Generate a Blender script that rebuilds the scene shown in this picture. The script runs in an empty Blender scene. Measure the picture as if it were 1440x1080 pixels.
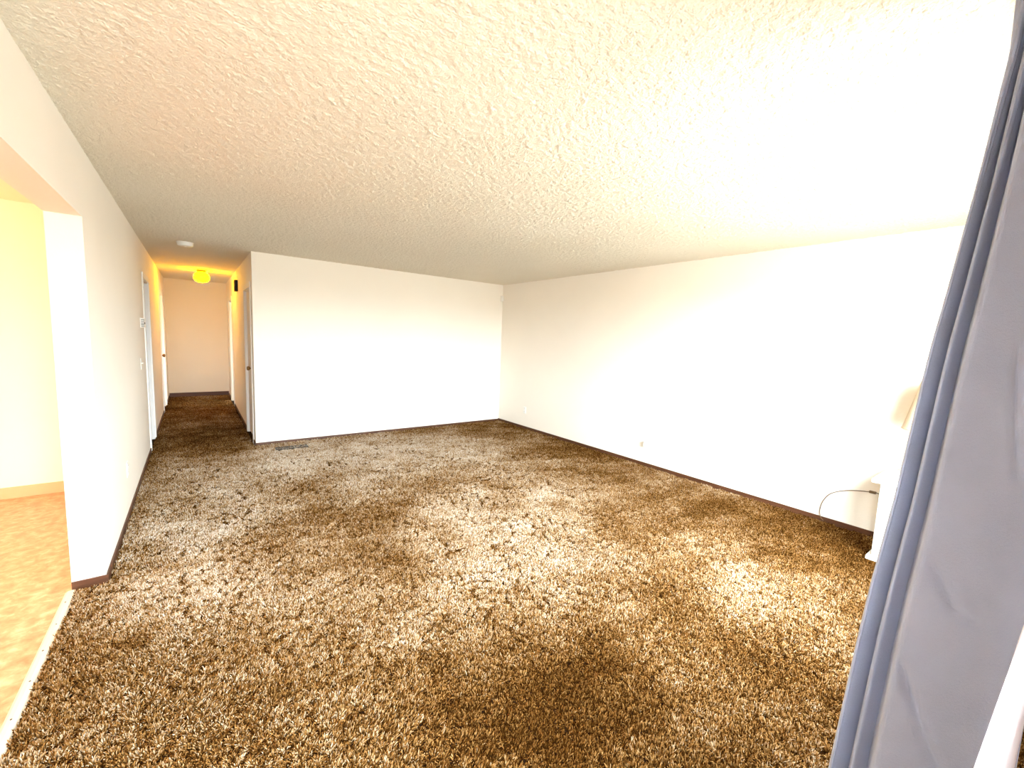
import bpy, bmesh, math, random
import numpy as np
from mathutils import Vector, Matrix

random.seed(7)
rng = np.random.default_rng(7)
scene = bpy.context.scene
COL = scene.collection

# ------------------------------------------------------------------ camera
cam_data = bpy.data.cameras.new('camera')
cam_data.sensor_width = 36.0
cam_data.sensor_fit = 'HORIZONTAL'
cam_data.lens = 588.15 / 1440 * 36.0
cam_data.clip_start = 0.01
cam = bpy.data.objects.new('camera', cam_data)
COL.objects.link(cam)
cam.matrix_world = Matrix(((0.79727679, 0.03279288, -0.60272244, 0.45),
                           (-0.60225282, 0.11023377, -0.79065799, 0.0),
                           (0.04051242, 0.99336456, 0.10763643, 1.5064),
                           (0, 0, 0, 1)))
scene.camera = cam

# ------------------------------------------------------------------ world, light, exposure
world = bpy.data.worlds.new('overcast_sky')
scene.world = world
world.use_nodes = True
bg = world.node_tree.nodes['Background']
bg.inputs['Strength'].default_value = 82.0
# bright overcast sky over darker open ground
_n, _l = world.node_tree.nodes, world.node_tree.links
_tc = _n.new('ShaderNodeTexCoord'); _sp = _n.new('ShaderNodeSeparateXYZ'); _rp = _n.new('ShaderNodeValToRGB'); _mr = _n.new('ShaderNodeMapRange')
_mr.inputs['From Min'].default_value = -1.0
_l.new(_tc.outputs['Generated'], _sp.inputs[0]); _l.new(_sp.outputs['Z'], _mr.inputs['Value']); _l.new(_mr.outputs[0], _rp.inputs['Fac'])
_e = _rp.color_ramp.elements
_e[0].position, _e[0].color = 0.49, (0.27, 0.27, 0.255, 1)
_e[1].position, _e[1].color = 0.51, (0.86, 0.93, 1.0, 1)
_l.new(_rp.outputs['Color'], bg.inputs['Color'])

scene.view_settings.view_transform = 'Standard'
scene.view_settings.look = 'None'
scene.view_settings.exposure = 0.12
scene.view_settings.gamma = 1.0
scene.view_settings.use_curve_mapping = False
scene.cycles.max_bounces = 14
scene.cycles.diffuse_bounces = 10
scene.cycles.transparent_max_bounces = 12


def portal(loc, rot, sx, sy):
    l = bpy.data.lights.new('window_portal', 'AREA')
    l.shape = 'RECTANGLE'
    l.size, l.size_y = sx, sy
    l.cycles.is_portal = True
    o = bpy.data.objects.new('window_portal', l)
    COL.objects.link(o)
    o.location = loc
    o.rotation_euler = rot
    return o


# house dimensions (metres).  X=0 is the room face of the hall/kitchen wall
H = 2.44
XR = 4.84            # right wall face
YP = 6.13            # partition face
YE = 11.10           # hall end wall face
XH = 1.04            # hall right wall face
YW = -0.12           # window wall face
XO = -3.5            # outer wall of the kitchen side
WX0, WX1, WZ0, WZ1 = 2.20, 4.00, 0.70, 2.15

portal(((WX0 + WX1) / 2, YW - 0.13, (WZ0 + WZ1) / 2), (math.radians(90), 0, 0), WX1 - WX0, WZ1 - WZ0)

# ------------------------------------------------------------------ helpers
def link(name, mesh, parent=None, mat=None, kind=None, label=None, cat=None, group=None):
    o = bpy.data.objects.new(name, mesh)
    COL.objects.link(o)
    if mat is not None and mesh is not None:
        mesh.materials.clear()
        mesh.materials.append(mat)
    if parent is not None:
        o.parent = parent
    if kind: o['kind'] = kind
    if label: o['label'] = label
    if cat: o['category'] = cat
    if group: o['group'] = group
    return o


def empty(name, loc=(0, 0, 0), rot=(0, 0, 0), **kw):
    o = link(name, None, **kw)
    o.location = loc
    o.rotation_euler = rot
    o.empty_display_size = 0.1
    return o


def bm_box(bm, x0, x1, y0, y1, z0, z1):
    v = [bm.verts.new(p) for p in ((x0, y0, z0), (x1, y0, z0), (x1, y1, z0), (x0, y1, z0),
                                   (x0, y0, z1), (x1, y0, z1), (x1, y1, z1), (x0, y1, z1))]
    for f in ((0, 3, 2, 1), (4, 5, 6, 7), (0, 1, 5, 4), (1, 2, 6, 5), (2, 3, 7, 6), (3, 0, 4, 7)):
        bm.faces.new([v[i] for i in f])


def bm_mesh(name, bm, smooth=False, bevel=0.0, seg=2):
    if bevel > 0:
        bmesh.ops.bevel(bm, geom=list(bm.edges), offset=bevel, segments=seg, profile=0.5, affect='EDGES', clamp_overlap=True)
    bmesh.ops.recalc_face_normals(bm, faces=bm.faces)
    me = bpy.data.meshes.new(name)
    bm.to_mesh(me)
    bm.free()
    if smooth:
        me.polygons.foreach_set('use_smooth', [True] * len(me.polygons))
    return me


def box(name, x0, x1, y0, y1, z0, z1, mat, parent=None, bevel=0.0, seg=2, **kw):
    bm = bmesh.new()
    bm_box(bm, x0, x1, y0, y1, z0, z1)
    return link(name, bm_mesh(name, bm, False, bevel, seg), parent, mat, **kw)


def boxes(name, lst, mat, parent=None, bevel=0.0, **kw):
    bm = bmesh.new()
    for b in lst:
        bm_box(bm, *b)
    return link(name, bm_mesh(name, bm, False, bevel), parent, mat, **kw)


def wall_grid(name, axis, a0, a1, t0, t1, z0, z1, holes, mat, **kw):
    """wall running along axis 'x' or 'y' from a0..a1, thickness t0..t1, with rectangular holes (a,b,zlo,zhi);
    only outer faces are made, so the surface is one clean shell."""
    As = sorted({a0, a1, *[h[0] for h in holes], *[h[1] for h in holes]})
    Zs = sorted({z0, z1, *[h[2] for h in holes], *[h[3] for h in holes]})
    As = [a for a in As if a0 <= a <= a1]
    Zs = [z for z in Zs if z0 <= z <= z1]

    def solid(i, k):
        if i < 0 or k < 0 or i >= len(As) - 1 or k >= len(Zs) - 1:
            return False
        ca, cz = (As[i] + As[i + 1]) / 2, (Zs[k] + Zs[k + 1]) / 2
        return not any(h[0] < ca < h[1] and h[2] < cz < h[3] for h in holes)
    bm = bmesh.new()
    cache = {}

    def V(a, t, z):
        key = (a, t, z)
        if key not in cache:
            cache[key] = bm.verts.new((a, t, z) if axis == 'x' else (t, a, z))
        return cache[key]
    for i in range(len(As) - 1):
        for k in range(len(Zs) - 1):
            if not solid(i, k):
                continue
            a, b, lo, hi = As[i], As[i + 1], Zs[k], Zs[k + 1]
            for t in (t0, t1):
                bm.faces.new((V(a, t, lo), V(b, t, lo), V(b, t, hi), V(a, t, hi)))
            if not solid(i - 1, k): bm.faces.new((V(a, t0, lo), V(a, t1, lo), V(a, t1, hi), V(a, t0, hi)))
            if not solid(i + 1, k): bm.faces.new((V(b, t0, lo), V(b, t1, lo), V(b, t1, hi), V(b, t0, hi)))
            if not solid(i, k - 1): bm.faces.new((V(a, t0, lo), V(b, t0, lo), V(b, t1, lo), V(a, t1, lo)))
            if not solid(i, k + 1): bm.faces.new((V(a, t0, hi), V(b, t0, hi), V(b, t1, hi), V(a, t1, hi)))
    return link(name, bm_mesh(name, bm), None, mat, kind='structure', **kw)


def lathe_mesh(name, prof, n=32, smooth=True):
    verts, faces = [], []
    for r, z in prof:
        for i in range(n):
            a = 2 * math.pi * i / n
            verts.append((r * math.cos(a), r * math.sin(a), z))
    m = len(prof)
    for k in range(m - 1):
        for i in range(n):
            j = (i + 1) % n
            faces.append((k * n + i, k * n + j, (k + 1) * n + j, (k + 1) * n + i))
    if prof[0][0] > 1e-5: faces.append(tuple(reversed(range(n))))
    if prof[-1][0] > 1e-5: faces.append(tuple(range((m - 1) * n, m * n)))
    me = bpy.data.meshes.new(name)
    me.from_pydata(verts, [], faces)
    bm = bmesh.new(); bm.from_mesh(me)
    bmesh.ops.remove_doubles(bm, verts=bm.verts, dist=1e-6)
    bmesh.ops.recalc_face_normals(bm, faces=bm.faces)
    bm.to_mesh(me); bm.free()
    if smooth:
        me.polygons.foreach_set('use_smooth', [True] * len(me.polygons))
        try:
            me.set_sharp_from_angle(angle=math.radians(40))
        except Exception:
            pass
    return me


def tube_mesh(name, pts, r, n=8):
    pts = [Vector(p) for p in pts]
    verts, faces = [], []
    up = Vector((0.13, 0.2, 1)).normalized()
    for i, p in enumerate(pts):
        t = (pts[min(i + 1, len(pts) - 1)] - pts[max(i - 1, 0)]).normalized()
        a = t.cross(up)
        if a.length < 1e-3: a = t.cross(Vector((1, 0, 0)))
        a.normalize(); b = t.cross(a)
        for k in range(n):
            th = 2 * math.pi * k / n
            verts.append(p + a * (r * math.cos(th)) + b * (r * math.sin(th)))
    for i in range(len(pts) - 1):
        for k in range(n):
            j = (k + 1) % n
            faces.append((i * n + k, i * n + j, (i + 1) * n + j, (i + 1) * n + k))
    faces.append(tuple(range(n)))
    faces.append(tuple(reversed(range((len(pts) - 1) * n, len(pts) * n))))
    me = bpy.data.meshes.new(name)
    me.from_pydata([tuple(v) for v in verts], [], faces)
    me.polygons.foreach_set('use_smooth', [True] * len(me.polygons))
    return me


def catmull(pts, n=12):
    pts = [np.array(p, float) for p in pts]
    P = [2 * pts[0] - pts[1]] + pts + [2 * pts[-1] - pts[-2]]
    out = []
    for i in range(1, len(P) - 2):
        for k in range(n):
            t = k / n
            out.append(0.5 * (2 * P[i] + (P[i + 1] - P[i - 1]) * t + (2 * P[i - 1] - 5 * P[i] + 4 * P[i + 1] - P[i + 2]) * t * t
                              + (3 * P[i] - P[i - 1] - 3 * P[i + 1] + P[i + 2]) * t ** 3))
    out.append(pts[-1])
    return out


# ------------------------------------------------------------------ materials
class M:
    def __init__(self, name, color=(0.8, 0.8, 0.8), rough=0.6, metal=0.0, spec=0.3):
        self.m = bpy.data.materials.new(name)
        self.m.use_nodes = True
        self.t = self.m.node_tree
        self.n = self.t.nodes
        self.b = self.n['Principled BSDF']
        self.b.inputs['Base Color'].default_value = (*color, 1)
        self.b.inputs['Roughness'].default_value = rough
        self.b.inputs['Metallic'].default_value = metal
        self.b.inputs['Specular IOR Level'].default_value = spec

    def node(self, ty, **kw):
        n = self.n.new(ty)
        for k, v in kw.items():
            setattr(n, k, v)
        return n

    def l(self, a, b):
        self.t.links.new(a, b)

    def obj_coord(self):
        return self.node('ShaderNodeTexCoord').outputs['Object']

    def noise(self, scale, detail=3, rough=0.5, co=None, dist=0.0):
        n = self.node('ShaderNodeTexNoise')
        n.inputs['Scale'].default_value = scale
        n.inputs['Detail'].default_value = detail
        n.inputs['Roughness'].default_value = rough
        n.inputs['Distortion'].default_value = dist
        self.l(co if co is not None else self.obj_coord(), n.inputs['Vector'])
        return n

    def ramp(self, fac, stops):
        r = self.node('ShaderNodeValToRGB')
        e = r.color_ramp.elements
        while len(e) < len(stops): e.new(0.5)
        for el, (p, c) in zip(e, stops):
            el.position = p
            el.color = (*c, 1)
        self.l(fac, r.inputs['Fac'])
        return r

    def bump(self, height, strength, dist):
        b = self.node('ShaderNodeBump')
        b.inputs['Strength'].default_value = strength
        b.inputs['Distance'].default_value = dist
        self.l(height, b.inputs['Height'])
        self.l(b.outputs['Normal'], self.b.inputs['Normal'])
        return b


def mat_paint(name, color, scale=170, strength=0.25, dist=0.002, var=0.03):
    m = M(name, color, 0.7, spec=0.2)
    co = m.obj_coord()
    n = m.noise(scale, 3, 0.55, co)
    m.bump(n.outputs['Fac'], strength, dist)
    v = m.noise(1.3, 2, 0.5, co)
    m.l(m.ramp(v.outputs['Fac'], [(0.3, tuple(c * (1 - var) for c in color)), (0.7, color)]).outputs['Color'], m.b.inputs['Base Color'])
    return m.m


wall_mat = mat_paint('wall_paint', (0.85, 0.795, 0.715), 90, 0.35, 0.003)
kitchen_wall_mat = mat_paint('kitchen_paint', (0.86, 0.84, 0.66), 150, 0.15, 0.002)
kitchen_ceil_mat = mat_paint('kitchen_ceiling_paint', (0.86, 0.83, 0.66), 150, 0.15, 0.002)
trim_white = mat_paint('white_trim_paint', (0.84, 0.82, 0.79), 60, 0.06, 0.001)
door_mat = mat_paint('door_paint', (0.82, 0.78, 0.73), 40, 0.05, 0.001)


def mat_ceiling():
    m = M('popcorn_ceiling', (0.80, 0.76, 0.68), 0.9, spec=0.1)
    co = m.obj_coord()
    v = m.node('ShaderNodeTexVoronoi', feature='SMOOTH_F1')
    v.inputs['Scale'].default_value = 105
    v.inputs['Smoothness'].default_value = 0.5
    warp = m.noise(30, 2, 0.5, co)
    mix = m.node('ShaderNodeMix', data_type='RGBA')
    mix.inputs[0].default_value = 0.02
    m.l(co, mix.inputs[6]); m.l(warp.outputs['Color'], mix.inputs[7])
    m.l(mix.outputs[2], v.inputs['Vector'])
    n = m.noise(210, 4, 0.6, co)
    sub = m.node('ShaderNodeMath', operation='MULTIPLY_ADD')
    m.l(v.outputs['Distance'], sub.inputs[0]); sub.inputs[1].default_value = -1.0
    m.l(n.outputs['Fac'], sub.inputs[2])
    m.bump(sub.outputs[0], 0.8, 0.006)
    big = m.noise(0.8, 3, 0.5, co)
    m.l(m.ramp(big.outputs['Fac'], [(0.3, (0.76, 0.69, 0.565)), (0.7, (0.80, 0.735, 0.615))]).outputs['Color'], m.b.inputs['Base Color'])
    return m.m


ceiling_mat = mat_ceiling()


def mat_wood(name, dark, light, axis=1, rough=0.45):
    m = M(name, dark, rough, spec=0.4)
    co = m.obj_coord()
    mp = m.node('ShaderNodeMapping')
    sc = [60, 60, 60]; sc[axis] = 3
    mp.inputs['Scale'].default_value = sc
    m.l(co, mp.inputs['Vector'])
    n = m.noise(1.0, 4, 0.6, mp.outputs['Vector'], 0.6)
    m.l(m.ramp(n.outputs['Fac'], [(0.3, dark), (0.75, light)]).outputs['Color'], m.b.inputs['Base Color'])
    m.bump(n.outputs['Fac'], 0.1, 0.001)
    return m.m


base_wood_y = mat_wood('stained_baseboard_wood', (0.055, 0.020, 0.008), (0.115, 0.042, 0.018), 1)
base_wood_x = mat_wood('stained_baseboard_wood_cross', (0.055, 0.020, 0.008), (0.115, 0.042, 0.018), 0)
brass = M('aged_brass', (0.32, 0.20, 0.09), 0.35, 1.0).m
dark_metal = M('dark_bronze_metal', (0.03, 0.022, 0.016), 0.45, 0.7).m
black_plastic = M('dark_brown_plastic', (0.02, 0.008, 0.008), 0.5).m
white_plastic = M('white_plastic', (0.82, 0.80, 0.76), 0.4).m
slot_dark = M('socket_slot', (0.03, 0.03, 0.03), 0.6).m
alu = M('brushed_aluminium', (0.72, 0.72, 0.74), 0.35, 1.0).m


def mat_glass():
    m = bpy.data.materials.new('window_glass'); m.use_nodes = True
    t = m.node_tree; t.nodes.clear()
    o = t.nodes.new('ShaderNodeOutputMaterial'); mx = t.nodes.new('ShaderNodeMixShader')
    a = t.nodes.new('ShaderNodeBsdfTransparent'); g = t.nodes.new('ShaderNodeBsdfGlossy')
    a.inputs['Color'].default_value = (0.97, 0.99, 0.98, 1); g.inputs['Roughness'].default_value = 0.02
    mx.inputs[0].default_value = 0.05
    t.links.new(a.outputs[0], mx.inputs[1]); t.links.new(g.outputs[0], mx.inputs[2]); t.links.new(mx.outputs[0], o.inputs[0])
    return m


glass_mat = mat_glass()


def mat_vinyl():
    m = M('kitchen_vinyl', (0.62, 0.36, 0.20), 0.35, spec=0.4)
    co = m.obj_coord()
    n = m.noise(17, 5, 0.65, co, 0.4)
    m.l(m.ramp(n.outputs['Fac'], [(0.30, (0.44, 0.18, 0.085)), (0.5, (0.58, 0.275, 0.145)), (0.72, (0.70, 0.43, 0.28))]).outputs['Color'], m.b.inputs['Base Color'])
    m.bump(n.outputs['Fac'], 0.1, 0.002)
    return m.m


vinyl_mat = mat_vinyl()


def mat_emit(name, color, strength):
    m = M(name, color, 0.4)
    m.b.inputs['Emission Color'].default_value = (*color, 1)
    m.b.inputs['Emission Strength'].default_value = strength
    return m.m


# ------------------------------------------------------------------ structure: shell
def plane_slab(name, x0, x1, y0, y1, z0, z1, mat):
    return box(name, x0, x1, y0, y1, z0, z1, mat, kind='structure')


carpet_base = M('carpet_backing', (0.022, 0.010, 0.004), 0.95, spec=0.05).m
CX0 = -0.13
plane_slab('floor', CX0, XR + 0.1, YW - 0.1, YE + 0.1, -0.12, 0.0, carpet_base)
plane_slab('floor_kitchen', XO - 0.1, CX0, YW - 0.1, YE + 0.1, -0.12, 0.004, vinyl_mat)
plane_slab('ceiling_kitchen', XO - 0.1, -0.07, YW - 0.1, YE + 0.1, H, H + 0.12, kitchen_ceil_mat)

def vnoise(x, y, cell, seed, octaves=1):
    out = np.zeros_like(x); amp = 1.0; tot = 0
    for o in range(octaves):
        r = np.random.default_rng(seed + o * 17)
        g = r.random((256, 256))
        u, v = x / cell + 40.3, y / cell + 40.7
        iu, iv = np.floor(u).astype(int), np.floor(v).astype(int)
        fu, fv = u - iu, v - iv
        fu = fu * fu * (3 - 2 * fu); fv = fv * fv * (3 - 2 * fv)
        G = lambda a, b: g[a % 256, b % 256]
        out += amp * (G(iu, iv) * (1 - fu) * (1 - fv) + G(iu + 1, iv) * fu * (1 - fv) + G(iu, iv + 1) * (1 - fu) * fv + G(iu + 1, iv + 1) * fu * fv)
        tot += amp; amp *= 0.5; cell *= 0.5
    return out / tot


# sprayed popcorn ceiling: real relief, fine near the window end and coarser towards the hall
def popcorn_ceiling():
    ys, y = [], YW - 0.1
    while y < YE + 0.1:
        ys.append(y)
        y += float(np.interp(y, [0.3, 1.5, 3.5, 6.2, 7.0], [0.0060, 0.0065, 0.0095, 0.02, 0.10]))
    ys = np.array(ys + [YE + 0.1])
    xs = np.linspace(-0.07, XR + 0.1, 760)
    gx, gy = np.meshgrid(xs, ys, indexing='ij')
    f = vnoise(gx, gy, 0.017, 101); f2 = vnoise(gx + 3.1, gy + 1.7, 0.011, 131)
    lump = np.clip((f - 0.42) * 2.4, 0, 1) * 0.6 + np.clip((f2 - 0.45) * 2.2, 0, 1) * 0.5
    z = H - 0.0065 * np.clip(lump, 0, 1) * np.clip((7.0 - gy) / 1.0, 0.15, 1)
    n, m = gx.shape
    V = np.stack([gx, gy, z], -1).reshape(-1, 3)
    a = (np.arange(n - 1)[:, None] * m + np.arange(m - 1)[None, :]).ravel()
    F = np.stack([a, a + 1, a + m + 1, a + m], 1)
    k = len(V)
    top = np.array([[-0.07, YW - 0.1, H + 0.1], [XR + 0.1, YW - 0.1, H + 0.1], [XR + 0.1, YE + 0.1, H + 0.1], [-0.07, YE + 0.1, H + 0.1]])
    V = np.concatenate([V, top])
    me = bpy.data.meshes.new('ceiling')
    nf = len(F) + 1
    me.vertices.add(len(V)); me.vertices.foreach_set('co', V.astype(np.float32).ravel())
    me.loops.add(nf * 4); me.polygons.add(nf)
    me.loops.foreach_set('vertex_index', np.concatenate([F.ravel(), [k, k + 1, k + 2, k + 3]]).astype(np.int32))
    me.polygons.foreach_set('loop_start', np.arange(nf, dtype=np.int32) * 4)
    me.update(calc_edges=True); me.validate()
    me.polygons.foreach_set('use_smooth', [True] * len(me.polygons))
    return link('ceiling', me, None, ceiling_mat, kind='structure')


popcorn_ceiling()

DZ = 2.03           # door opening height
D1 = (6.43, 7.13)   # open doorway on the left of the hall
D2 = (9.20, 9.98)   # closed door further down the left
D3 = (6.36, 7.10)   # closed door round the partition corner
FD = (0.06, 0.98)     # unseen glazed front door, added behind the camera
D4 = (9.55, 10.30)  # open doorway at the end on the right
KO = (0.45, 3.21, 2.055)

wall_grid('wall_left', 'y', YW - 0.1, YE + 0.1, -0.14, 0.0, 0.0, H,
          [(KO[0], KO[1], 0.0, KO[2]), (D1[0], D1[1], 0.0, DZ), (D2[0], D2[1], 0.0, DZ)], wall_mat)
wall_grid('wall_right', 'y', YW - 0.1, YE + 0.1, XR, XR + 0.12, 0.0, H, [(8.7, 10.4, 0.9, 2.1)], wall_mat)
wall_grid('wall_partition', 'x', XH, XR, YP, YP + 0.11, 0.0, H, [], wall_mat)
wall_grid('wall_hall_right', 'y', YP + 0.11, YE, XH, XH + 0.11, 0.0, H,
          [(D3[0], D3[1], 0.0, DZ), (D4[0], D4[1], 0.0, DZ)], wall_mat)
wall_grid('wall_end', 'x', XO, XR, YE, YE + 0.12, 0.0, H, [], wall_mat)
wall_grid('wall_window', 'x', XO, XR, YW - 0.12, YW, 0.0, H, [(WX0, WX1, WZ0, WZ1), (FD[0], FD[1], 0.0, 2.05)], wall_mat)
wall_grid('wall_kitchen_far', 'x', XO, -0.14, 5.21, 5.31, 0.0, H, [], kitchen_wall_mat)
wall_grid('wall_kitchen_outer', 'y', YW, YE, XO - 0.12, XO, 0.0, H, [], kitchen_wall_mat)
wall_grid('wall_bedroom', 'x', XH + 0.11, XR, 8.0, 8.1, 0.0, H, [], wall_mat)

# windows
def window(name, axis, a0, a1, z0, z1, t, mull, sgn=-1):
    """frame set in the hole, t = plane of the glass; sgn = room is at +t (‑1: wall lies at lower coordinate)"""
    root = empty(name, kind='structure')
    fr = 0.05

    def B(nm, a, b, lo, hi, d0, d1, mat, bev=0.003):
        if axis == 'x':
            return box(nm, a, b, d0, d1, lo, hi, mat, root, bev)
        return box(nm, d0, d1, a, b, lo, hi, mat, root, bev)
    B('frame_bottom', a0, a1, z0, z0 + fr, t - 0.03, t + 0.03, alu)
    B('frame_top', a0, a1, z1 - fr, z1, t - 0.03, t + 0.03, alu)
    edges = [a0] + list(mull) + [a1]
    B('frame_side', a0, a0 + fr, z0 + fr, z1 - fr, t - 0.03, t + 0.03, alu)
    B('frame_side', a1 - fr, a1, z0 + fr, z1 - fr, t - 0.03, t + 0.03, alu)
    for mm in mull:
        B('mullion', mm - fr / 2, mm + fr / 2, z0 + fr, z1 - fr, t - 0.03, t + 0.03, alu)
    for i in range(len(edges) - 1):
        l = edges[i] + (fr if i == 0 else fr / 2)
        r = edges[i + 1] - (fr if i == len(edges) - 2 else fr / 2)
        B('pane', l, r, z0 + fr, z1 - fr, t - 0.003, t + 0.003, glass_mat, 0)
    return root


w1 = window('window_1', 'x', WX0, WX1, WZ0, WZ1, YW - 0.07, [(WX0 + WX1) / 2])
box('sill', WX0 - 0.03, WX1 + 0.03, YW - 0.04, YW + 0.035, WZ0 - 0.005, WZ0 + 0.018, trim_white, w1, 0.004)
window('window_2', 'y', 8.7, 10.4, 0.9, 2.1, XR + 0.07, [9.55])
portal((XR + 0.13, 9.55, 1.5), (0, math.radians(90), 0), 1.2, 1.7)

# doors and casings
def doorway(name, face, sgn, d, thick):
    """face = x of the hall face, sgn = +1 if the wall lies at lower x (hall at +x), -1 otherwise"""
    root = empty(name, kind='structure')
    a, b = d
    pr, cw = 0.013, 0.058

    def X(v):          # outwards into the hall
        return face + sgn * v

    def bb(nm, u0, u1, y0, y1, z0, z1, mat, bev=0.002):
        x0, x1 = sorted((X(u0), X(u1)))
        return box(nm, x0, x1, y0, y1, z0, z1, mat, root, bev)
    j = 0.02
    bb('casing', 0.0005, pr, a - cw, a + 0.006, 0, DZ + cw, trim_white)
    bb('casing', 0.0005, pr, b - 0.006, b + cw, 0, DZ + cw, trim_white)
    bb('casing', 0.0005, pr, a + 0.006, b - 0.006, DZ - 0.006, DZ + cw, trim_white)
    bb('jamb', -thick - 0.001, 0.0004, a, a + j, 0, DZ - j, trim_white)
    bb('jamb', -thick - 0.001, 0.0004, b - j, b, 0, DZ - j, trim_white)
    bb('head_jamb', -thick - 0.001, 0.0004, a, b, DZ - j, DZ, trim_white)
    return root, X


def knob(parent, x, y, z, sgn):
    k = link('door_knob', lathe_mesh('door_knob', [(0.0, 0.0), (0.033, 0.0), (0.033, 0.004), (0.026, 0.010), (0.013, 0.014), (0.011, 0.030), (0.016, 0.036),
                                                   (0.026, 0.044), (0.029, 0.054), (0.027, 0.064), (0.018, 0.071), (0.0, 0.073)], 24), parent, brass, label='brass door knob')
    k.location = (x, y, z)
    k.rotation_euler = (0, math.radians(90 * sgn), 0)
    return k


def closed_door(name, face, sgn, d, thick, knob_near=True):
    root, X = doorway(name, face, sgn, d, thick)
    a, b = d
    j = 0.02
    rec = 0.020
    x0, x1 = sorted((X(-rec - 0.035), X(-rec)))
    lf = box('door_leaf', x0, x1, a + j + 0.003, b - j - 0.003, 0.028, DZ - j - 0.003, door_mat, root, 0.002)
    s0, s1 = sorted((X(-rec - 0.05), X(-rec - 0.036)))
    boxes('door_stop', [(s0, s1, a + j, a + j + 0.012, 0, DZ - j), (s0, s1, b - j - 0.012, b - j, 0, DZ - j)], trim_white, root)
    ky = a + j + 0.065 if knob_near else b - j - 0.065
    knob(lf, X(-rec), ky, 0.98, sgn)
    return root


def open_door(name, face, sgn, d, thick, hinge_far=False):
    """door leaf swung fully back into the side room, against its wall"""
    root, X = doorway(name, face, sgn, d, thick)
    a, b = d
    w = b - a - 0.05
    lf = box('door_leaf', 0, w, -0.0175, 0.0175, 0.028, DZ - 0.025, door_mat, root, 0.002)
    px, py = X(-thick - 0.03), (b + 0.0 if hinge_far else a - 0.0)
    lf.location = (px, py, 0)
    ang = (90 + sgn * 70) if hinge_far else -(90 + sgn * 70)
    ang = math.radians({(1, False): -100, (-1, False): -80, (1, True): 100, (-1, True): 80}[(sgn, hinge_far)])
    lf.rotation_euler = (0, 0, ang)
    for s in (1, -1):
        k = knob(lf, w - 0.065, s * 0.0175, 0.98, 1)
        k.rotation_euler = (math.radians(-90 * s), 0, 0)
    return root


open_door('door_1', 0.0, 1, D1, 0.14, False)
closed_door('door_2', 0.0, 1, D2, 0.14)
closed_door('door_3', XH, -1, D3, 0.11)
open_door('door_4', XH, -1, D4, 0.11, False)

# unseen glazed front door in the window wall, added for its cool daylight
gd = empty('door_5_added', kind='structure')
fy0, fy1 = YW - 0.09, YW - 0.05
GX0, GX1, GZ0, GZ1 = FD[0] + 0.15, FD[1] - 0.15, 0.30, 1.80
box('stile', FD[0] + 0.005, GX0, fy0, fy1, 0.01, 2.045, trim_white, gd, 0.002)
box('stile', GX1, FD[1] - 0.005, fy0, fy1, 0.01, 2.045, trim_white, gd, 0.002)
box('bottom_rail', GX0, GX1, fy0, fy1, 0.01, GZ0, trim_white, gd, 0.002)
box('top_rail', GX0, GX1, fy0, fy1, GZ1, 2.045, trim_white, gd, 0.002)
box('pane', GX0, GX1, fy0 + 0.017, fy0 + 0.023, GZ0, GZ1, glass_mat, gd)
portal(((GX0 + GX1) / 2, YW - 0.13, (GZ0 + GZ1) / 2), (math.radians(90), 0, 0), GX1 - GX0, GZ1 - GZ0)

# baseboards (thin stained wood)
BH, BT = 0.055, 0.010
def base(name, lst, mat):
    return boxes(name, lst, mat, None, 0.0015, kind='structure')
cw = 0.0585
base('baseboard_left', [(0.0, BT, KO[1], D1[0] - cw, 0, BH), (0, BT, D1[1] + cw, D2[0] - cw, 0, BH), (0, BT, D2[1] + cw, YE, 0, BH)], base_wood_y)
base('baseboard_jamb', [(-0.14, BT, KO[1] - BT, KO[1], 0, BH)], base_wood_x)
base('baseboard_right', [(XR - BT, XR, YW, YP, 0, BH)], base_wood_y)
base('baseboard_partition', [(XH, XR - BT, YP - BT, YP, 0, BH * 0.85)], base_wood_x)
base('baseboard_hall_right', [(XH - BT, XH, YP, D3[0] - cw, 0, BH), (XH - BT, XH, D3[1] + cw, D4[0] - cw, 0, BH), (XH - BT, XH, D4[1] + cw, YE, 0, BH)], base_wood_y)
base('baseboard_end', [(BT, XH - BT, YE - BT, YE, 0, 0.10)], base_wood_x)
cove_mat = mat_paint('tan_cove_base', (0.60, 0.42, 0.24), 40, 0.05, 0.001)
box('baseboard_kitchen', XO, -0.14, 5.202, 5.21, 0, 0.10, cove_mat, None, 0.002, kind='structure')

# metal/wood transition strip between vinyl and carpet, with its nail heads
strip_mat = mat_paint('cream_strip_paint', (0.62, 0.56, 0.46), 30, 0.1, 0.001)
bm = bmesh.new()
prof = [(-0.165, 0.004), (-0.155, 0.011), (-0.140, 0.014), (-0.125, 0.012), (-0.118, 0.004)]
va = [bm.verts.new((x, KO[0], z)) for x, z in prof]
vb = [bm.verts.new((x, KO[1] - 0.012, z)) for x, z in prof]
for i in range(len(prof) - 1):
    bm.faces.new((va[i], va[i + 1], vb[i + 1], vb[i]))
bm.faces.new(va); bm.faces.new(vb); bm.faces.new((va[0], vb[0], vb[-1], va[-1]))
strip = link('trim_1', bm_mesh('trim_1', bm), None, strip_mat, kind='structure', label='cream transition strip between kitchen vinyl and carpet')
nail_me = lathe_mesh('nail', [(0.0035, -0.002), (0.0035, 0.0008), (0.002, 0.0016), (0.0, 0.0018)], 8)
for i in range(13):
    nl = link('nail', nail_me, strip, dark_metal)
    nl.location = (-0.141 + 0.002 * math.sin(i * 3), KO[0] + 0.1 + i * 0.21, 0.0138)

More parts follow.
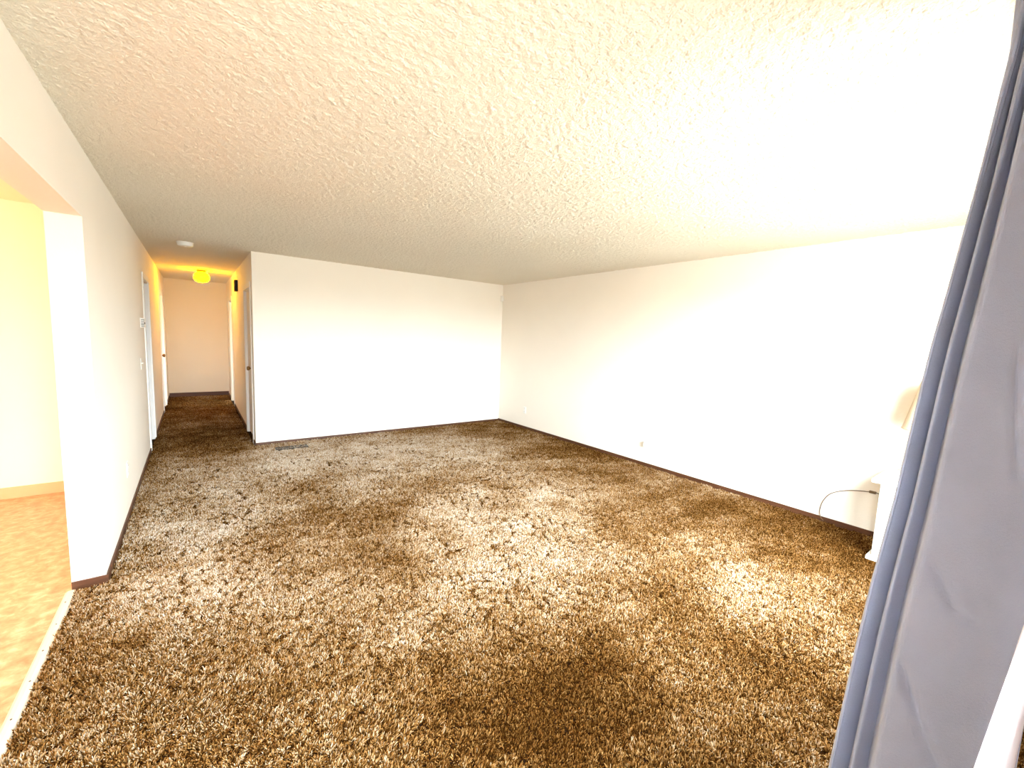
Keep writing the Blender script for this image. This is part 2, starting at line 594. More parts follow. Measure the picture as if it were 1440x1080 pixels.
# ------------------------------------------------------------------ carpet pile (stuff)
def grid_pts(x0, x1, y0, y1, sp):
    nx, ny = int((x1 - x0) / sp), int((y1 - y0) / sp)
    gx, gy = np.meshgrid((np.arange(nx) + 0.5) * sp + x0, (np.arange(ny) + 0.5) * sp + y0, indexing='ij')
    gx = gx.ravel() + rng.uniform(-0.45, 0.45, gx.size) * sp
    gy = gy.ravel() + rng.uniform(-0.45, 0.45, gy.size) * sp
    return gx, gy


def clumps(x, y, cell, seed):
    """nearest jittered clump centre"""
    r = np.random.default_rng(seed)
    J = r.random((512, 512, 2))
    iu, iv = np.floor(x / cell).astype(int), np.floor(y / cell).astype(int)
    best = np.full(x.shape, 1e9); second = np.full(x.shape, 1e9)
    bx = np.zeros_like(x); by = np.zeros_like(x); bid = np.zeros(x.shape)
    for du in (-1, 0, 1):
        for dv in (-1, 0, 1):
            a, b = iu + du, iv + dv
            j = J[a % 512, b % 512]
            cx, cy = (a + j[:, 0]) * cell, (b + j[:, 1]) * cell
            dd = np.hypot(x - cx, y - cy)
            closer = dd < best
            second = np.where(closer, best, np.minimum(second, dd))
            bx = np.where(closer, cx, bx); by = np.where(closer, cy, by)
            bid = np.where(closer, ((a * 73 + b * 191) % 997) / 997.0, bid)
            best = np.where(closer, dd, best)
    return bx, by, best, second, bid


parts = []
for (x0, x1, y0, y1) in ((CX0 + 0.015, 0.012, KO[0], KO[1] - 0.02), (0.012, XR - 0.014, YW + 0.01, YP - 0.014),
                         (0.012, XH - 0.014, YP - 0.014, YE - 0.014)):
    for (ya, yb, sp) in ((y0, min(y1, 3.2), 0.0122), (max(y0, 3.2), y1, 0.0145)):
        if yb > ya:
            gx, gy = grid_pts(x0, x1, ya, yb, sp)
            # thin out what lies far to the left of everything seen is not needed: keep all
            parts.append((gx, gy, np.full(gx.size, sp)))
px = np.concatenate([p[0] for p in parts]); py = np.concatenate([p[1] for p in parts]); psp = np.concatenate([p[2] for p in parts])

wx = px + 0.09 * (vnoise(px, py, 0.10, 3, 2) - 0.5); wy = py + 0.09 * (vnoise(px, py, 0.10, 5, 2) - 0.5)
bx, by, d1, d2, cid = clumps(wx, wy, 0.048, 11)
crack = np.clip(vnoise(px, py, 0.16, 71, 2) * 2.4 - 0.25, 0.5, 1.0)   # clumps stand apart here and run together there
edge = 1 - (1 - np.clip((d2 - d1) / 0.024, 0, 1)) * crack                 # 0 on the crack between clumps
big = vnoise(px, py, 0.9, 21, 3)
mid = vnoise(px, py, 0.22, 31, 2)
fine = vnoise(px, py, 0.035, 41)
flow = vnoise(px, py, 1.3, 51, 2) * 2 * math.pi * 1.6   # lay of the pile
lay_amt = np.clip((vnoise(px, py, 0.6, 61, 2) - 0.32) * 2.6, 0.12, 1.0)
tx, ty = bx - wx, by - wy
tl = np.hypot(tx, ty) + 1e-6
rim = np.clip(d1 / 0.030, 0, 1.2)
out_amt = 0.42 * rim * crack
lx = 0.50 * lay_amt * np.cos(flow) - out_amt * tx / tl + rng.normal(0, 0.17, px.size)
ly = 0.50 * lay_amt * np.sin(flow) - out_amt * ty / tl + rng.normal(0, 0.17, px.size)
px2 = np.clip(px + tx * 0.36 * crack, CX0 + 0.012, XR - 0.013)
py2 = py + ty * 0.36 * crack
hgt = 1.0 - 0.48 * rim ** 2 * crack + 0.25 * (mid - 0.5) + rng.normal(0, 0.06, px.size)

# worn, paler traffic area through the middle of the room, darker unworn borders; far and left blobs also paint in light lost there
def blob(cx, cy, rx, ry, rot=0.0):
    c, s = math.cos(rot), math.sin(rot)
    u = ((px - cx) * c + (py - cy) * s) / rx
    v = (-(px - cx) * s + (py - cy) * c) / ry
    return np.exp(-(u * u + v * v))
wear_and_light = 0.55 * blob(2.2, 2.2, 0.8, 1.0, -0.3) + 0.95 * blob(2.7, 4.4, 1.9, 1.7) + 0.85 * blob(0.45, 4.0, 0.5, 1.4) + 0.15 * blob(3.2, 1.45, 0.8, 0.45) + 0.65 * blob(1.5, 5.3, 1.4, 0.8)
shade = 0.22 + 0.42 * np.clip(wear_and_light, 0, 1.1) + 0.72 * (big - 0.5) + 0.30 * (mid - 0.5) + 0.16 * (fine - 0.5) + 0.10 * (cid - 0.5) + rng.normal(0, 0.08, px.size)
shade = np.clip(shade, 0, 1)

# short under-pile between the clumps
ux, uy = [], []
for (x0, x1, y0, y1) in ((CX0 + 0.015, 0.012, KO[0], KO[1] - 0.02), (0.012, XR - 0.014, YW + 0.01, YP - 0.014), (0.012, XH - 0.014, YP - 0.014, YE - 0.014)):
    gx, gy = grid_pts(x0, x1, y0, y1, 0.0145)
    ux.append(gx); uy.append(gy)
ux = np.concatenate(ux); uy = np.concatenate(uy); nu = ux.size
ush = np.clip(0.10 + 0.72 * (vnoise(ux, uy, 0.9, 21, 3) - 0.5) * 0.6 + rng.normal(0, 0.08, nu), 0, 1)
px2 = np.concatenate([px2, ux]); py2 = np.concatenate([py2, uy])
lx = np.concatenate([lx, rng.normal(0, 0.35, nu)]); ly = np.concatenate([ly, rng.normal(0, 0.35, nu)])
hgt = np.concatenate([hgt, rng.uniform(0.34, 0.48, nu)]); psp = np.concatenate([psp, np.full(nu, 0.0150)]); shade = np.concatenate([shade, ush])
px = px2
me = bpy.data.meshes.new('carpet_pile')
me.from_pydata(np.stack([px2, py2, np.full(px.size, 0.0)], 1).tolist(), [], [])
def attr(name, ty, data):
    a = me.attributes.new(name, ty, 'POINT')
    a.data.foreach_set('value' if ty != 'FLOAT_VECTOR' else 'vector', np.ascontiguousarray(data, dtype=np.float32 if ty != 'INT' else np.int32).ravel())
tilt = np.stack([lx, ly, np.ones_like(lx)], 1)
attr('lean', 'FLOAT_VECTOR', tilt)
attr('spin', 'FLOAT', rng.uniform(0, 2 * math.pi, px.size))
attr('size', 'FLOAT', hgt)
attr('wide', 'FLOAT', psp / 0.0122)
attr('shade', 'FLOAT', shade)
attr('kind_index', 'INT', rng.integers(0, 6, px.size))
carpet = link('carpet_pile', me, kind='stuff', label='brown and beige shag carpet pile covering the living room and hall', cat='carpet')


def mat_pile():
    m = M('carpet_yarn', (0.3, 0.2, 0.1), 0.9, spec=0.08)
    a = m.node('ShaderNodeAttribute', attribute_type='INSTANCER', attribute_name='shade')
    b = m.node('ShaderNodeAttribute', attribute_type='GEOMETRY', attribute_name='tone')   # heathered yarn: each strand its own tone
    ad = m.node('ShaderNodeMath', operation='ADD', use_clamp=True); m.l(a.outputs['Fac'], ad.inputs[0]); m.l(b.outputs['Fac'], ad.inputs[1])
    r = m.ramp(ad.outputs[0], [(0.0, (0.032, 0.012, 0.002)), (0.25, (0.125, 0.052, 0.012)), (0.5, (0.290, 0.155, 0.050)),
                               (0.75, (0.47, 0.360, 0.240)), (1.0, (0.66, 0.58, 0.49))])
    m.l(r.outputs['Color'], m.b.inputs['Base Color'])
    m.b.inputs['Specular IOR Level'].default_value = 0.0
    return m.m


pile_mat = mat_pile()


def tuft(seed):
    r = random.Random(seed)
    verts, faces = [], []
    tones = []
    for y in range(6):
        a0 = y * 2 * math.pi / 5 + r.uniform(-0.3, 0.3); rad = r.uniform(0.003, 0.0055) if y < 5 else 0.0005
        bx_, by_ = rad * math.cos(a0), rad * math.sin(a0)
        L = r.uniform(0.019, 0.030); w = r.uniform(0.0015, 0.0024)
        out = r.uniform(-0.05, 0.30); cv = r.uniform(-0.2, 0.5)
        da = a0 + r.uniform(-0.9, 0.9)
        tones += [r.uniform(-0.32, 0.32)] * 16
        rings = []
        for k, (t, ww) in enumerate(((0, 0.75), (0.45, 1.0), (0.82, 0.95), (1.0, 0.35))):
            o = L * (out * t + cv * t * t * 0.5)
            cx, cy, cz = bx_ + o * math.cos(da), by_ + o * math.sin(da), L * t * (1 - 0.18 * t * abs(cv))
            base_i = len(verts)
            for q in range(4):
                th = q * math.pi / 2 + 0.6 * t + a0
                verts.append((cx + w * ww * math.cos(th), cy + w * ww * math.sin(th), cz))
            rings.append(base_i)
        for k in range(3):
            for q in range(4):
                s = (q + 1) % 4
                faces.append((rings[k] + q, rings[k] + s, rings[k + 1] + s, rings[k + 1] + q))
        faces.append(tuple(rings[3] + q for q in range(4)))
    m = bpy.data.meshes.new('yarn_tuft')
    m.from_pydata(verts, [], faces)
    m.polygons.foreach_set('use_smooth', [True] * len(m.polygons))
    ta = m.attributes.new('tone', 'FLOAT', 'POINT'); ta.data.foreach_set('value', tones)
    m.materials.append(pile_mat)
    return bpy.data.objects.new('yarn_tuft', m)


def carpet_nodes():
    ng = bpy.data.node_groups.new('carpet_tufts', 'GeometryNodeTree')
    ng.interface.new_socket('Geometry', in_out='INPUT', socket_type='NodeSocketGeometry')
    ng.interface.new_socket('Geometry', in_out='OUTPUT', socket_type='NodeSocketGeometry')
    N = ng.nodes; L = ng.links.new
    gi, go = N.new('NodeGroupInput'), N.new('NodeGroupOutput')
    g2i = N.new('GeometryNodeGeometryToInstance')
    for s in range(6):
        oi = N.new('GeometryNodeObjectInfo')
        oi.inputs['Object'].default_value = tuft(s + 1)
        L(oi.outputs['Geometry'], g2i.inputs[0]) if s == 0 else None
        if s == 0:
            tufts = [oi]
        else:
            tufts.append(oi)
    N.remove(g2i)
    j = N.new('GeometryNodeJoinGeometry')
    for oi in tufts:
        g = N.new('GeometryNodeGeometryToInstance')
        L(oi.outputs['Geometry'], g.inputs[0])
        L(g.outputs[0], j.inputs[0])

    def A(nm, ty):
        n = N.new('GeometryNodeInputNamedAttribute'); n.data_type = ty
        n.inputs['Name'].default_value = nm
        return n.outputs['Attribute']
    m2p = N.new('GeometryNodeMeshToPoints')
    L(gi.outputs[0], m2p.inputs['Mesh'])
    iop = N.new('GeometryNodeInstanceOnPoints')
    L(m2p.outputs[0], iop.inputs['Points']); L(j.outputs[0], iop.inputs['Instance'])
    iop.inputs['Pick Instance'].default_value = True
    L(A('kind_index', 'INT'), iop.inputs['Instance Index'])
    al = N.new('FunctionNodeAlignRotationToVector'); al.axis = 'Z'
    L(A('lean', 'FLOAT_VECTOR'), al.inputs['Vector'])
    rl = N.new('FunctionNodeRotateRotation'); rl.rotation_space = 'LOCAL'
    L(al.outputs[0], rl.inputs[0])
    e2 = N.new('FunctionNodeAxisAngleToRotation')
    e2.inputs['Axis'].default_value = (0, 0, 1)
    L(A('spin', 'FLOAT'), e2.inputs['Angle'])
    L(e2.outputs[0], rl.inputs[1])
    L(rl.outputs[0], iop.inputs['Rotation'])
    cx = N.new('ShaderNodeCombineXYZ')
    L(A('wide', 'FLOAT'), cx.inputs[0]); L(A('wide', 'FLOAT'), cx.inputs[1]); L(A('size', 'FLOAT'), cx.inputs[2])
    L(cx.outputs[0], iop.inputs['Scale'])
    L(iop.outputs[0], go.inputs[0])
    md = carpet.modifiers.new('tufts', 'NODES')
    md.node_group = ng


carpet_nodes()

# ------------------------------------------------------------------ curtains
def mat_fabric(name, color, sheen=0.4, weave=900, transl=0.0, blotch=0.06):
    m = M(name, color, 0.85, spec=0.1)
    co = m.obj_coord()
    n = m.noise(4.0, 3, 0.6, co)
    c0 = tuple(c * (1 - blotch) for c in color); c1 = tuple(min(1, c * (1 + blotch)) for c in color)
    rc = m.ramp(n.outputs['Fac'], [(0.3, c0), (0.7, c1)])
    m.l(rc.outputs['Color'], m.b.inputs['Base Color'])
    mp = m.node('ShaderNodeMapping'); mp.inputs['Scale'].default_value = (1, 1, 0.35)
    m.l(co, mp.inputs['Vector'])
    w = m.noise(weave, 2, 0.6, mp.outputs['Vector'])
    w2 = m.noise(140, 3, 0.6, co)
    ad = m.node('ShaderNodeMath', operation='ADD'); m.l(w.outputs['Fac'], ad.inputs[0]); m.l(w2.outputs['Fac'], ad.inputs[1])
    m.bump(ad.outputs[0], 0.55, 0.002)
    m.b.inputs['Sheen Weight'].default_value = sheen
    m.b.inputs['Sheen Roughness'].default_value = 0.5
    if transl > 0:
        tr = m.node('ShaderNodeBsdfTranslucent'); tr.inputs['Color'].default_value = (*color, 1)
        mx = m.node('ShaderNodeMixShader'); mx.inputs[0].default_value = transl
        out = m.n['Material Output']
        m.l(m.b.outputs[0], mx.inputs[1]); m.l(tr.outputs[0], mx.inputs[2]); m.l(mx.outputs[0], out.inputs['Surface'])
    return m.m


curtain_mat = mat_fabric('slate_lavender_velvet', (0.355, 0.40, 0.57))
sheer_mat = mat_fabric('white_sheer', (0.83, 0.80, 0.86), 0.1, 600, 0.45, 0.02)

plan = catmull([(2.16, 0.215), (2.10, 0.228), (2.04, 0.232), (2.00, 0.2270), (2.005, 0.2190), (2.045, 0.2060), (2.055, 0.2010), (2.035, 0.1960), (1.993, 0.1935), (1.985, 0.1870), (2.02, 0.1750),
                (2.03, 0.1690), (2.00, 0.1610), (1.960, 0.1580), (1.945, 0.1480), (1.955, 0.1230), (1.968, 0.0980), (1.980, 0.0750), (1.994, 0.0520), (2.010, 0.0280), (2.035, 0.0000), (2.060, -0.030)], 9)
plan = np.array(plan)
ZS = np.concatenate([np.linspace(0.035, 2.12, 150), np.linspace(2.135, 2.34, 26)])
ye = lambda z: np.interp(z, [0.0, 0.203, 0.459, 0.654, 0.839, 1.107, 1.318, 1.43, 1.544, 1.69, 1.812, 1.994, 2.152, 2.23, 2.4], [0.318, 0.308, 0.294, 0.283, 0.270, 0.246, 0.232, 0.225, 0.216, 0.201, 0.190, 0.173, 0.160, 0.153, 0.150])
# creases pressed into the panel: (x0,z0,x1,z1,depth,width)
CREASES = [(0.075, 1.53, 0.055, 1.36, 0.012, 0.008), (0.055, 1.36, 0.035, 1.22, 0.010, 0.008), (0.135, 0.98, 0.085, 0.86, 0.014, 0.012), (0.085, 0.86, 0.05, 0.84, 0.012, 0.010),
           (0.145, 0.68, 0.10, 0.52, 0.020, 0.010), (0.10, 0.52, 0.05, 0.36, 0.016, 0.012), (0.145, 1.25, 0.125, 1.22, 0.006, 0.008)]


def curtain_surface(plan, zs, yfun, ymid, rod_y, pinch_z, hem=None):
    P = len(plan)
    V = np.zeros((len(zs), P, 3))
    xm = plan[:, 0].mean()
    for i, z in enumerate(zs):
        s = yfun(z) / ymid
        x = plan[:, 0].copy(); y = plan[:, 1] * s
        # folds tighten where the heading is gathered on the rod, then flare again in the ruffle above it
        g = math.exp(-((z - pinch_z) / 0.018) ** 2)
        ruf = max(0.0, z - pinch_z)
        wob = np.sin(np.arange(P) * 1.05) * 0.004 * min(1.0, max(0, (z - 1.9) / 0.3)) + np.sin(np.arange(P) * 1.3 + 1) * 0.05 * ruf
        x = x + (xm - x) * 0.10 * g
        y = y + wob * np.clip((y + 0.03) / 0.1, 0, 1)
        # sway of the hanging folds
        x = x + 0.004 * np.sin(z * 3.1 + y * 25)
        for (x0, z0, x1, z1, dp, wd) in CREASES:
            ux, uz = x1 - x0, z1 - z0; L2 = ux * ux + uz * uz
            q = plan[:, 1]
            t = np.clip(((q - x0) * ux + (z - z0) * uz) / L2, 0, 1)
            dd = np.hypot(q - (x0 + t * ux), z - (z0 + t * uz))
            x = x + dp * (np.arange(P) > 0.62 * P) * np.exp(-(dd / wd) ** 2) * np.sin(np.pi * (0.15 + 0.7 * t))
        V[i] = np.stack([x, y, np.full(P, z)], 1)
    return V


def surf_mesh(name, V, thick=0.002):
    R_, C_ = V.shape[:2]
    verts = V.reshape(-1, 3).tolist()
    faces = [(i * C_ + j, i * C_ + j + 1, (i + 1) * C_ + j + 1, (i + 1) * C_ + j) for i in range(R_ - 1) for j in range(C_ - 1)]
    m = bpy.data.meshes.new(name)
    m.from_pydata(verts, [], faces)
    m.polygons.foreach_set('use_smooth', [True] * len(m.polygons))
    return m


V = curtain_surface(plan, ZS, ye, 0.2285, 0.12, 2.20)
cur = empty('curtain', (1.95, 0.14, 0.035), label='long slate lavender velvet curtain hanging in deep folds at the window', cat='curtain')
def place(o):
    o.location = -Vector(o.parent.location)
    return o
panel = place(link('fabric_panel', surf_mesh('fabric_panel', V), cur, curtain_mat))
sm = panel.modifiers.new('thickness', 'SOLIDIFY'); sm.thickness = 0.0025; sm.offset = 0
# doubled side hem: a strip of the same cloth stitched along the leading edge on the window side
hem = V[:150, 24:34].copy()
hem[:, :, 0] -= 0.0035
hem[:, 0, 0] += 0.003; hem[:, -1, 0] += 0.002
hm = place(link('side_hem', surf_mesh('side_hem', hem), cur, curtain_mat))
s2 = hm.modifiers.new('thickness', 'SOLIDIFY'); s2.thickness = 0.0015; s2.offset = 0

# sheer panel close to the glass
splan = np.array(catmull([(1.16, 0.004), (1.19, -0.006), (1.24, 0.000), (1.29, -0.018), (1.34, -0.030), (1.39, -0.014), (1.44, -0.032), (1.50, -0.040), (1.56, -0.022), (1.62, -0.042), (1.68, -0.026)], 8))
SZ = np.linspace(0.04, 2.22, 110)
SV = np.zeros((len(SZ), len(splan), 3))
for i, z in enumerate(SZ):
    fl = np.interp(z, [0, 0.5, 0.95, 1.05, 1.15, 1.25, 1.5, 2.2], [0.060, 0.042, 0.020, 0.011, 0.002, -0.008, -0.02, -0.03])
    w = np.interp(splan[:, 0], [1.16, 1.35, 1.68], [1.0, 0.6, 0.2])
    SV[i] = np.stack([splan[:, 0], splan[:, 1] * 0.7 + fl * w - 0.004, np.full(len(splan), z)], 1)
sh = link('sheer_curtain', surf_mesh('sheer_curtain', SV), None, sheer_mat, label='white sheer curtain beside the slate velvet curtain at the window', cat='curtain')
s3 = sh.modifiers.new('thickness', 'SOLIDIFY'); s3.thickness = 0.001; s3.offset = 0

# curtain rod just above the heading
rod = empty('curtain_rod', (3.3, 0.13, 2.375), label='white curtain rod above the window and the velvet curtain', cat='curtain rod')
place(link('rod', tube_mesh('rod', [(1.74, 0.135, 2.372), (4.66, 0.135, 2.372)], 0.011, 12), rod, white_plastic))
for x in (1.78, 4.62):
    place(box('bracket', x - 0.010, x + 0.010, YW, 0.14, 2.384, 2.390, white_plastic, rod, 0.001))
    place(box('bracket_plate', x - 0.02, x + 0.02, YW, YW + 0.004, 2.34, 2.425, white_plastic, rod, 0.001))

# ------------------------------------------------------------------ side table and lamp by the right wall
table_white = mat_paint('white_table_paint', (0.72, 0.71, 0.67), 25, 0.08, 0.001)
TX0, TX1, TY0, TY1, TZ = 4.30, 4.80, 0.20, 0.745, 0.615
tb = empty('side_table', ((TX0 + TX1) / 2, (TY0 + TY1) / 2, 0.012), label='small white painted side table under the lamp by the right wall', cat='table')
place(box('tabletop', TX0, TX1, TY0, TY1, TZ - 0.028, TZ, table_white, tb, 0.004))
place(box('apron', TX0 + 0.12, TX1 - 0.08, TY0 + 0.10, TY1 - 0.10, TZ - 0.062, TZ - 0.029, table_white, tb, 0.003))
for (y0, y1) in ((TY0 + 0.045, TY0 + 0.155), (TY1 - 0.155, TY1 - 0.045)):
    bm = bmesh.new()
    bm_box(bm, TX0 + 0.035, TX0 + 0.135, y0, y1, 0.043, TZ - 0.029)
    place(link('leg', bm_mesh('leg', bm, False, 0.006), tb, table_white))
    bm = bmesh.new()
    bm_box(bm, TX1 - 0.135, TX1 - 0.035, y0, y1, 0.043, TZ - 0.029)
    place(link('leg', bm_mesh('leg', bm, False, 0.006), tb, table_white))
    place(box('foot_rail', TX0 + 0.01, TX1 - 0.03, y0 - 0.025, y1 + 0.025, 0.014, 0.042, table_white, tb, 0.004))

LX, LY = 4.55, 0.47
lamp = empty('table_lamp', (LX, LY, TZ + 0.001), label='table lamp with a pleated cream shade on the white side table', cat='lamp')
ceramic = M('cream_ceramic', (0.70, 0.62, 0.50), 0.25, spec=0.5).m
link('lamp_base', lathe_mesh('lamp_base', [(0.075, 0.0), (0.078, 0.008), (0.070, 0.018), (0.045, 0.03), (0.035, 0.045), (0.055, 0.08), (0.082, 0.13), (0.088, 0.17), (0.075, 0.22), (0.045, 0.265),
                                           (0.026, 0.29), (0.022, 0.31), (0.028, 0.318), (0.028, 0.326), (0.0, 0.328)], 40), lamp, ceramic)
link('lamp_neck', lathe_mesh('lamp_neck', [(0.012, 0.326), (0.012, 0.36), (0.018, 0.362), (0.018, 0.42), (0.004, 0.425), (0.004, 0.745), (0.011, 0.748), (0.013, 0.758), (0.008, 0.772), (0.0, 0.776)], 20), lamp, brass)
# pleated conical shade
n, rows = 180, 8
zb, zt, rb, rt = 0.368, 0.742, 0.192, 0.118
verts, faces = [], []
for k in range(rows + 1):
    t = k / rows
    for i in range(n):
        a = 2 * math.pi * i / n
        r = rb + (rt - rb) * t + (0.0022 if i % 2 else -0.0022) * (1 - 0.35 * t)
        verts.append((r * math.cos(a), r * math.sin(a), zb + (zt - zb) * t))
for k in range(rows):
    for i in range(n):
        j = (i + 1) % n
        faces.append((k * n + i, k * n + j, (k + 1) * n + j, (k + 1) * n + i))
sme = bpy.data.meshes.new('lamp_shade'); sme.from_pydata(verts, [], faces)
shade_mat = mat_fabric('cream_shade_cloth', (0.80, 0.70, 0.56), 0.0, 500, 0.35, 0.02)
shd = link('lamp_shade', sme, lamp, shade_mat, label='pleated cream lamp shade')
s4 = shd.modifiers.new('thickness', 'SOLIDIFY'); s4.thickness = 0.001
for nm, rr, zz in (('shade_trim', rb, zb), ('shade_trim', rt, zt)):
    pts = [((rr + 0.002) * math.cos(2 * math.pi * i / 48), (rr + 0.002) * math.sin(2 * math.pi * i / 48), zz) for i in range(49)]
    link(nm, tube_mesh(nm, pts, 0.0035, 6), shd, shade_mat)
spk = [(math.cos(a) * 0.116, math.sin(a) * 0.116, 0.735) for a in (0.3, 0.3 + 2.094, 0.3 + 4.189)]
for p in spk:
    link('shade_spoke', tube_mesh('shade_spoke', [p, (0.003, 0, 0.735)], 0.0015, 6), shd, brass)
cord_mat = M('brown_cord', (0.14, 0.085, 0.045), 0.5).m
cpts = catmull([(4.62, 0.44, TZ + 0.006), (4.72, 0.45, TZ + 0.006), (4.798, 0.48, TZ + 0.008), (4.812, 0.50, TZ - 0.02), (4.812, 0.58, 0.46), (4.815, 0.70, 0.385), (4.822, 0.83, 0.380), (4.826, 0.97, 0.350), (4.828, 1.09, 0.290),
                (4.828, 1.145, 0.21), (4.826, 1.165, 0.12), (4.822, 1.155, 0.055), (4.815, 1.13, 0.028)], 10)
cd = place(link('power_cord', tube_mesh('power_cord', [tuple(p) for p in cpts], 0.0032, 8), lamp, cord_mat, label='thin brown power cord looping against the wall'))
pl = place(box('cord_switch', 4.812, 4.832, 0.805, 0.85, 0.371, 0.391, cord_mat, lamp, 0.004))

# ------------------------------------------------------------------ small fixtures
def outlet(x, y, z, sgn, label):
    """duplex wall outlet; faces +x (sgn 1) or -x (sgn -1)"""
    r = empty('wall_outlet', (x, y, z), label=label, cat='outlet')
    r.rotation_euler = (0, 0, 0 if sgn > 0 else math.pi)
    box('cover_plate', 0.0005, 0.006, -0.035, 0.035, -0.057, 0.057, white_plastic, r, 0.002)
    for s in (1, -1):
        so = box('socket', 0.006, 0.009, -0.017, 0.017, s * 0.026 - 0.014, s * 0.026 + 0.014, white_plastic, r, 0.001)
        for q in (-0.0065, 0.0065):
            box('slot', 0.0091, 0.0096, q - 0.0012, q + 0.0012, s * 0.026 - 0.002, s * 0.026 + 0.008, slot_dark, so)
    sc_ = link('screw', lathe_mesh('screw', [(0.0035, 0), (0.003, 0.0015), (0, 0.002)], 10), r, alu)
    sc_.location = (0.006, 0, 0); sc_.rotation_euler = (0, math.radians(90), 0)
    return r


outlet(XR, 5.375, 0.325, -1, 'white wall outlet on the right wall near the far corner')
outlet(XR, 2.97, 0.325, -1, 'white wall outlet holding a plug adapter, middle of the right wall')
outlet(0.0, 4.31, 0.375, 1, 'white wall outlet low on the left wall before the hall')
# plug adapter in the middle outlet
ad = empty('plug_adapter', (XR - 0.009, 2.97, 0.300), label='white plug adapter pushed into the middle outlet of the right wall', cat='plug')
bm = bmesh.new(); bm_box(bm, -0.050, -0.001, -0.024, 0.024, -0.036, 0.030)
link('adapter_body', bm_mesh('adapter_body', bm, False, 0.006, 3), ad, white_plastic)
link('wire_stub', tube_mesh('wire_stub', catmull([(-0.030, -0.024, -0.010), (-0.034, -0.05, -0.014), (-0.036, -0.085, -0.026)], 8), 0.004, 8), ad, white_plastic)

# light switch
sw = empty('light_switch', (0.0, 5.80, 1.09), label='white toggle light switch on the left wall below the thermostat', cat='switch')
box('cover_plate', 0.0005, 0.006, -0.035, 0.035, -0.057, 0.057, white_plastic, sw, 0.002)
tg = box('toggle', 0.0, 0.016, -0.005, 0.005, -0.006, 0.006, white_plastic, sw, 0.0015)
tg.location = (0.006, 0, 0.003); tg.rotation_euler = (0, math.radians(-25), 0)

# thermostat
th = empty('thermostat', (0.0, 6.02, 1.515), label='beige wall thermostat on the left wall before the open doorway', cat='thermostat')
box('back_plate', 0.0005, 0.008, -0.07, 0.07, -0.055, 0.055, white_plastic, th, 0.002)
box('cover', 0.008, 0.032, -0.064, 0.064, -0.049, 0.049, white_plastic, th, 0.006)
for i in range(5):
    box('grille_slot', 0.006, 0.0325, -0.0655, -0.0642, -0.040 + i * 0.017, -0.033 + i * 0.017, slot_dark, th)
box('temperature_dial', 0.032, 0.0335, -0.045, 0.045, -0.012, 0.006, slot_dark, th, 0.0005)

# smoke detector
sd = empty('smoke_detector', (0.405, 6.12, H - 0.003), label='round white smoke detector on the ceiling before the hall', cat='smoke detector')
d = link('mounting_plate', lathe_mesh('mounting_plate', [(0.0, -0.001), (0.078, -0.001), (0.080, -0.010), (0.0, -0.011)], 40), sd, white_plastic)
d = link('detector_body', lathe_mesh('detector_body', [(0.0, -0.011), (0.072, -0.011), (0.074, -0.030), (0.066, -0.042), (0.045, -0.047), (0.0, -0.048)], 40), sd, white_plastic)
link('test_button', lathe_mesh('test_button', [(0.0, -0.047), (0.012, -0.047), (0.011, -0.051), (0.0, -0.052)], 16), d, white_plastic)

# hall ceiling light: dark holder and glowing amber glass globe
cl = empty('ceiling_light', (0.585, 8.90, H - 0.001), label='glowing amber globe ceiling light in the hall', cat='ceiling light')
link('lamp_holder', lathe_mesh('lamp_holder', [(0.0, -0.001), (0.066, -0.001), (0.070, -0.012), (0.060, -0.020), (0.058, -0.032), (0.0, -0.033)], 32), cl, dark_metal)
globe_mat = mat_emit('amber_glass_lit', (1.0, 0.48, 0.0004), 60.0)
link('glass_globe', lathe_mesh('glass_globe', [(0.0467, -0.03), (0.0638, -0.0393), (0.0935, -0.0625), (0.1088, -0.0951), (0.1114, -0.123), (0.1037, -0.1556), (0.0833, -0.1835), (0.051, -0.2002), (0.017, -0.2067), (0.0, -0.2072)], 40), cl, globe_mat)

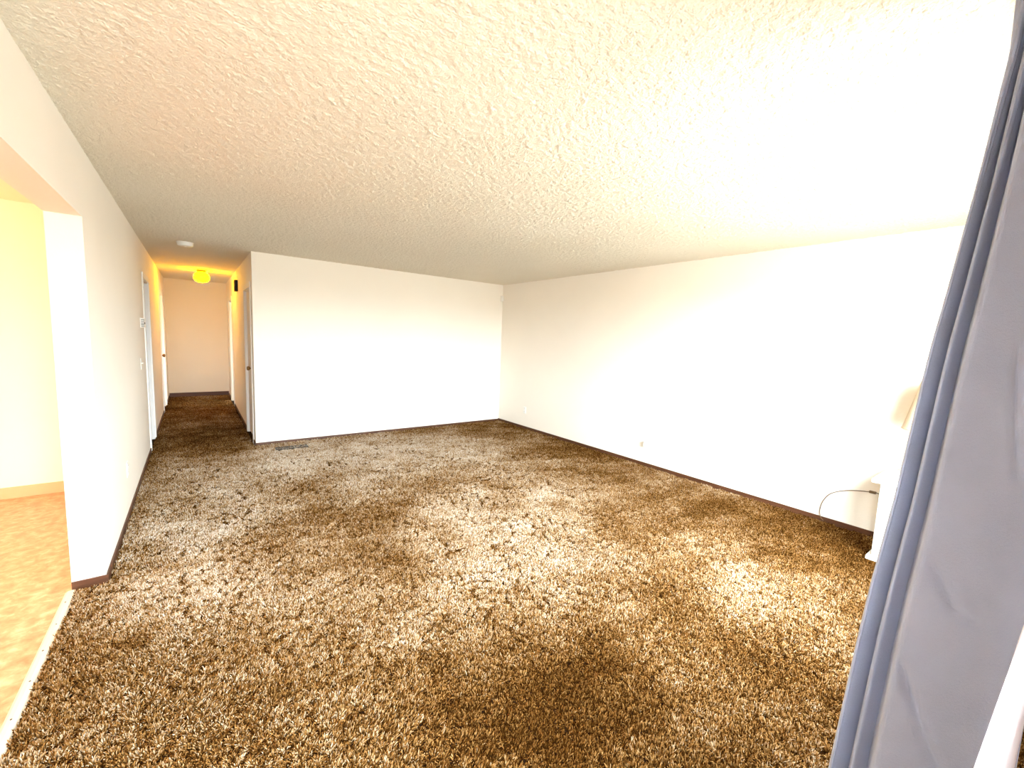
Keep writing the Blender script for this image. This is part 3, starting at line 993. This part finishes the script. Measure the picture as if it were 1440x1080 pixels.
# kitchen ceiling light (lights the kitchen seen through the opening)
kl = empty('kitchen_ceiling_light', (-1.9, 2.9, H), label='lit rectangular ceiling light in the kitchen', cat='ceiling light')
box('light_frame', -0.62, 0.62, -0.20, 0.20, -0.035, -0.001, trim_white, kl, 0.004)
box('diffuser', -0.60, 0.60, -0.18, 0.18, -0.095, -0.036, mat_emit('warm_diffuser', (1.0, 0.90, 0.70), 68.0), kl, 0.012)

# door chime box on the hall wall
dc = empty('door_chime', (XH, 8.20, 2.175), label='small dark brown chime box high on the hall wall', cat='chime')
box('chime_case', -0.048, -0.001, -0.07, 0.07, -0.088, 0.088, black_plastic, dc, 0.005)
for i in range(4):
    box('grille_bar', -0.0505, -0.0475, -0.055, 0.055, -0.06 + i * 0.034, -0.048 + i * 0.034, dark_metal, dc, 0.0005)

# motion sensor in the far corner
ms = empty('motion_sensor', (XR - 0.03, YP - 0.03, 2.20), rot=(0, 0, math.radians(-45)), label='small white motion sensor high in the far corner', cat='sensor')
box('sensor_body', -0.028, 0.028, -0.018, 0.014, -0.05, 0.05, white_plastic, ms, 0.006)
box('sensor_lens', -0.020, 0.020, -0.0215, -0.0175, -0.036, 0.004, trim_white, ms, 0.001)

# floor register in the carpet before the partition
fr = empty('floor_register', (1.40, 5.80, 0.0), label='dark brown metal floor register sunk in the carpet before the white partition', cat='register')
fr.rotation_euler = (0, 0, math.radians(-1))
bm = bmesh.new()
for b in ((-0.18, 0.18, -0.065, -0.050, 0.002, 0.026), (-0.18, 0.18, 0.050, 0.065, 0.002, 0.026), (-0.18, -0.165, -0.050, 0.050, 0.002, 0.026), (0.165, 0.18, -0.050, 0.050, 0.002, 0.026)):
    bm_box(bm, *b)
link('register_frame', bm_mesh('register_frame', bm), fr, dark_metal)
box('register_well', -0.165, 0.165, -0.05, 0.05, 0.001, 0.006, slot_dark, fr)
bm = bmesh.new(); bm_box(bm, -0.002, 0.002, -0.05, 0.05, 0.007, 0.0245)
slat_me = bm_mesh('slat', bm)
for i in range(22):
    s = link('slat', slat_me, fr, dark_metal)
    s.location = (-0.155 + i * 0.31 / 21, 0, 0)
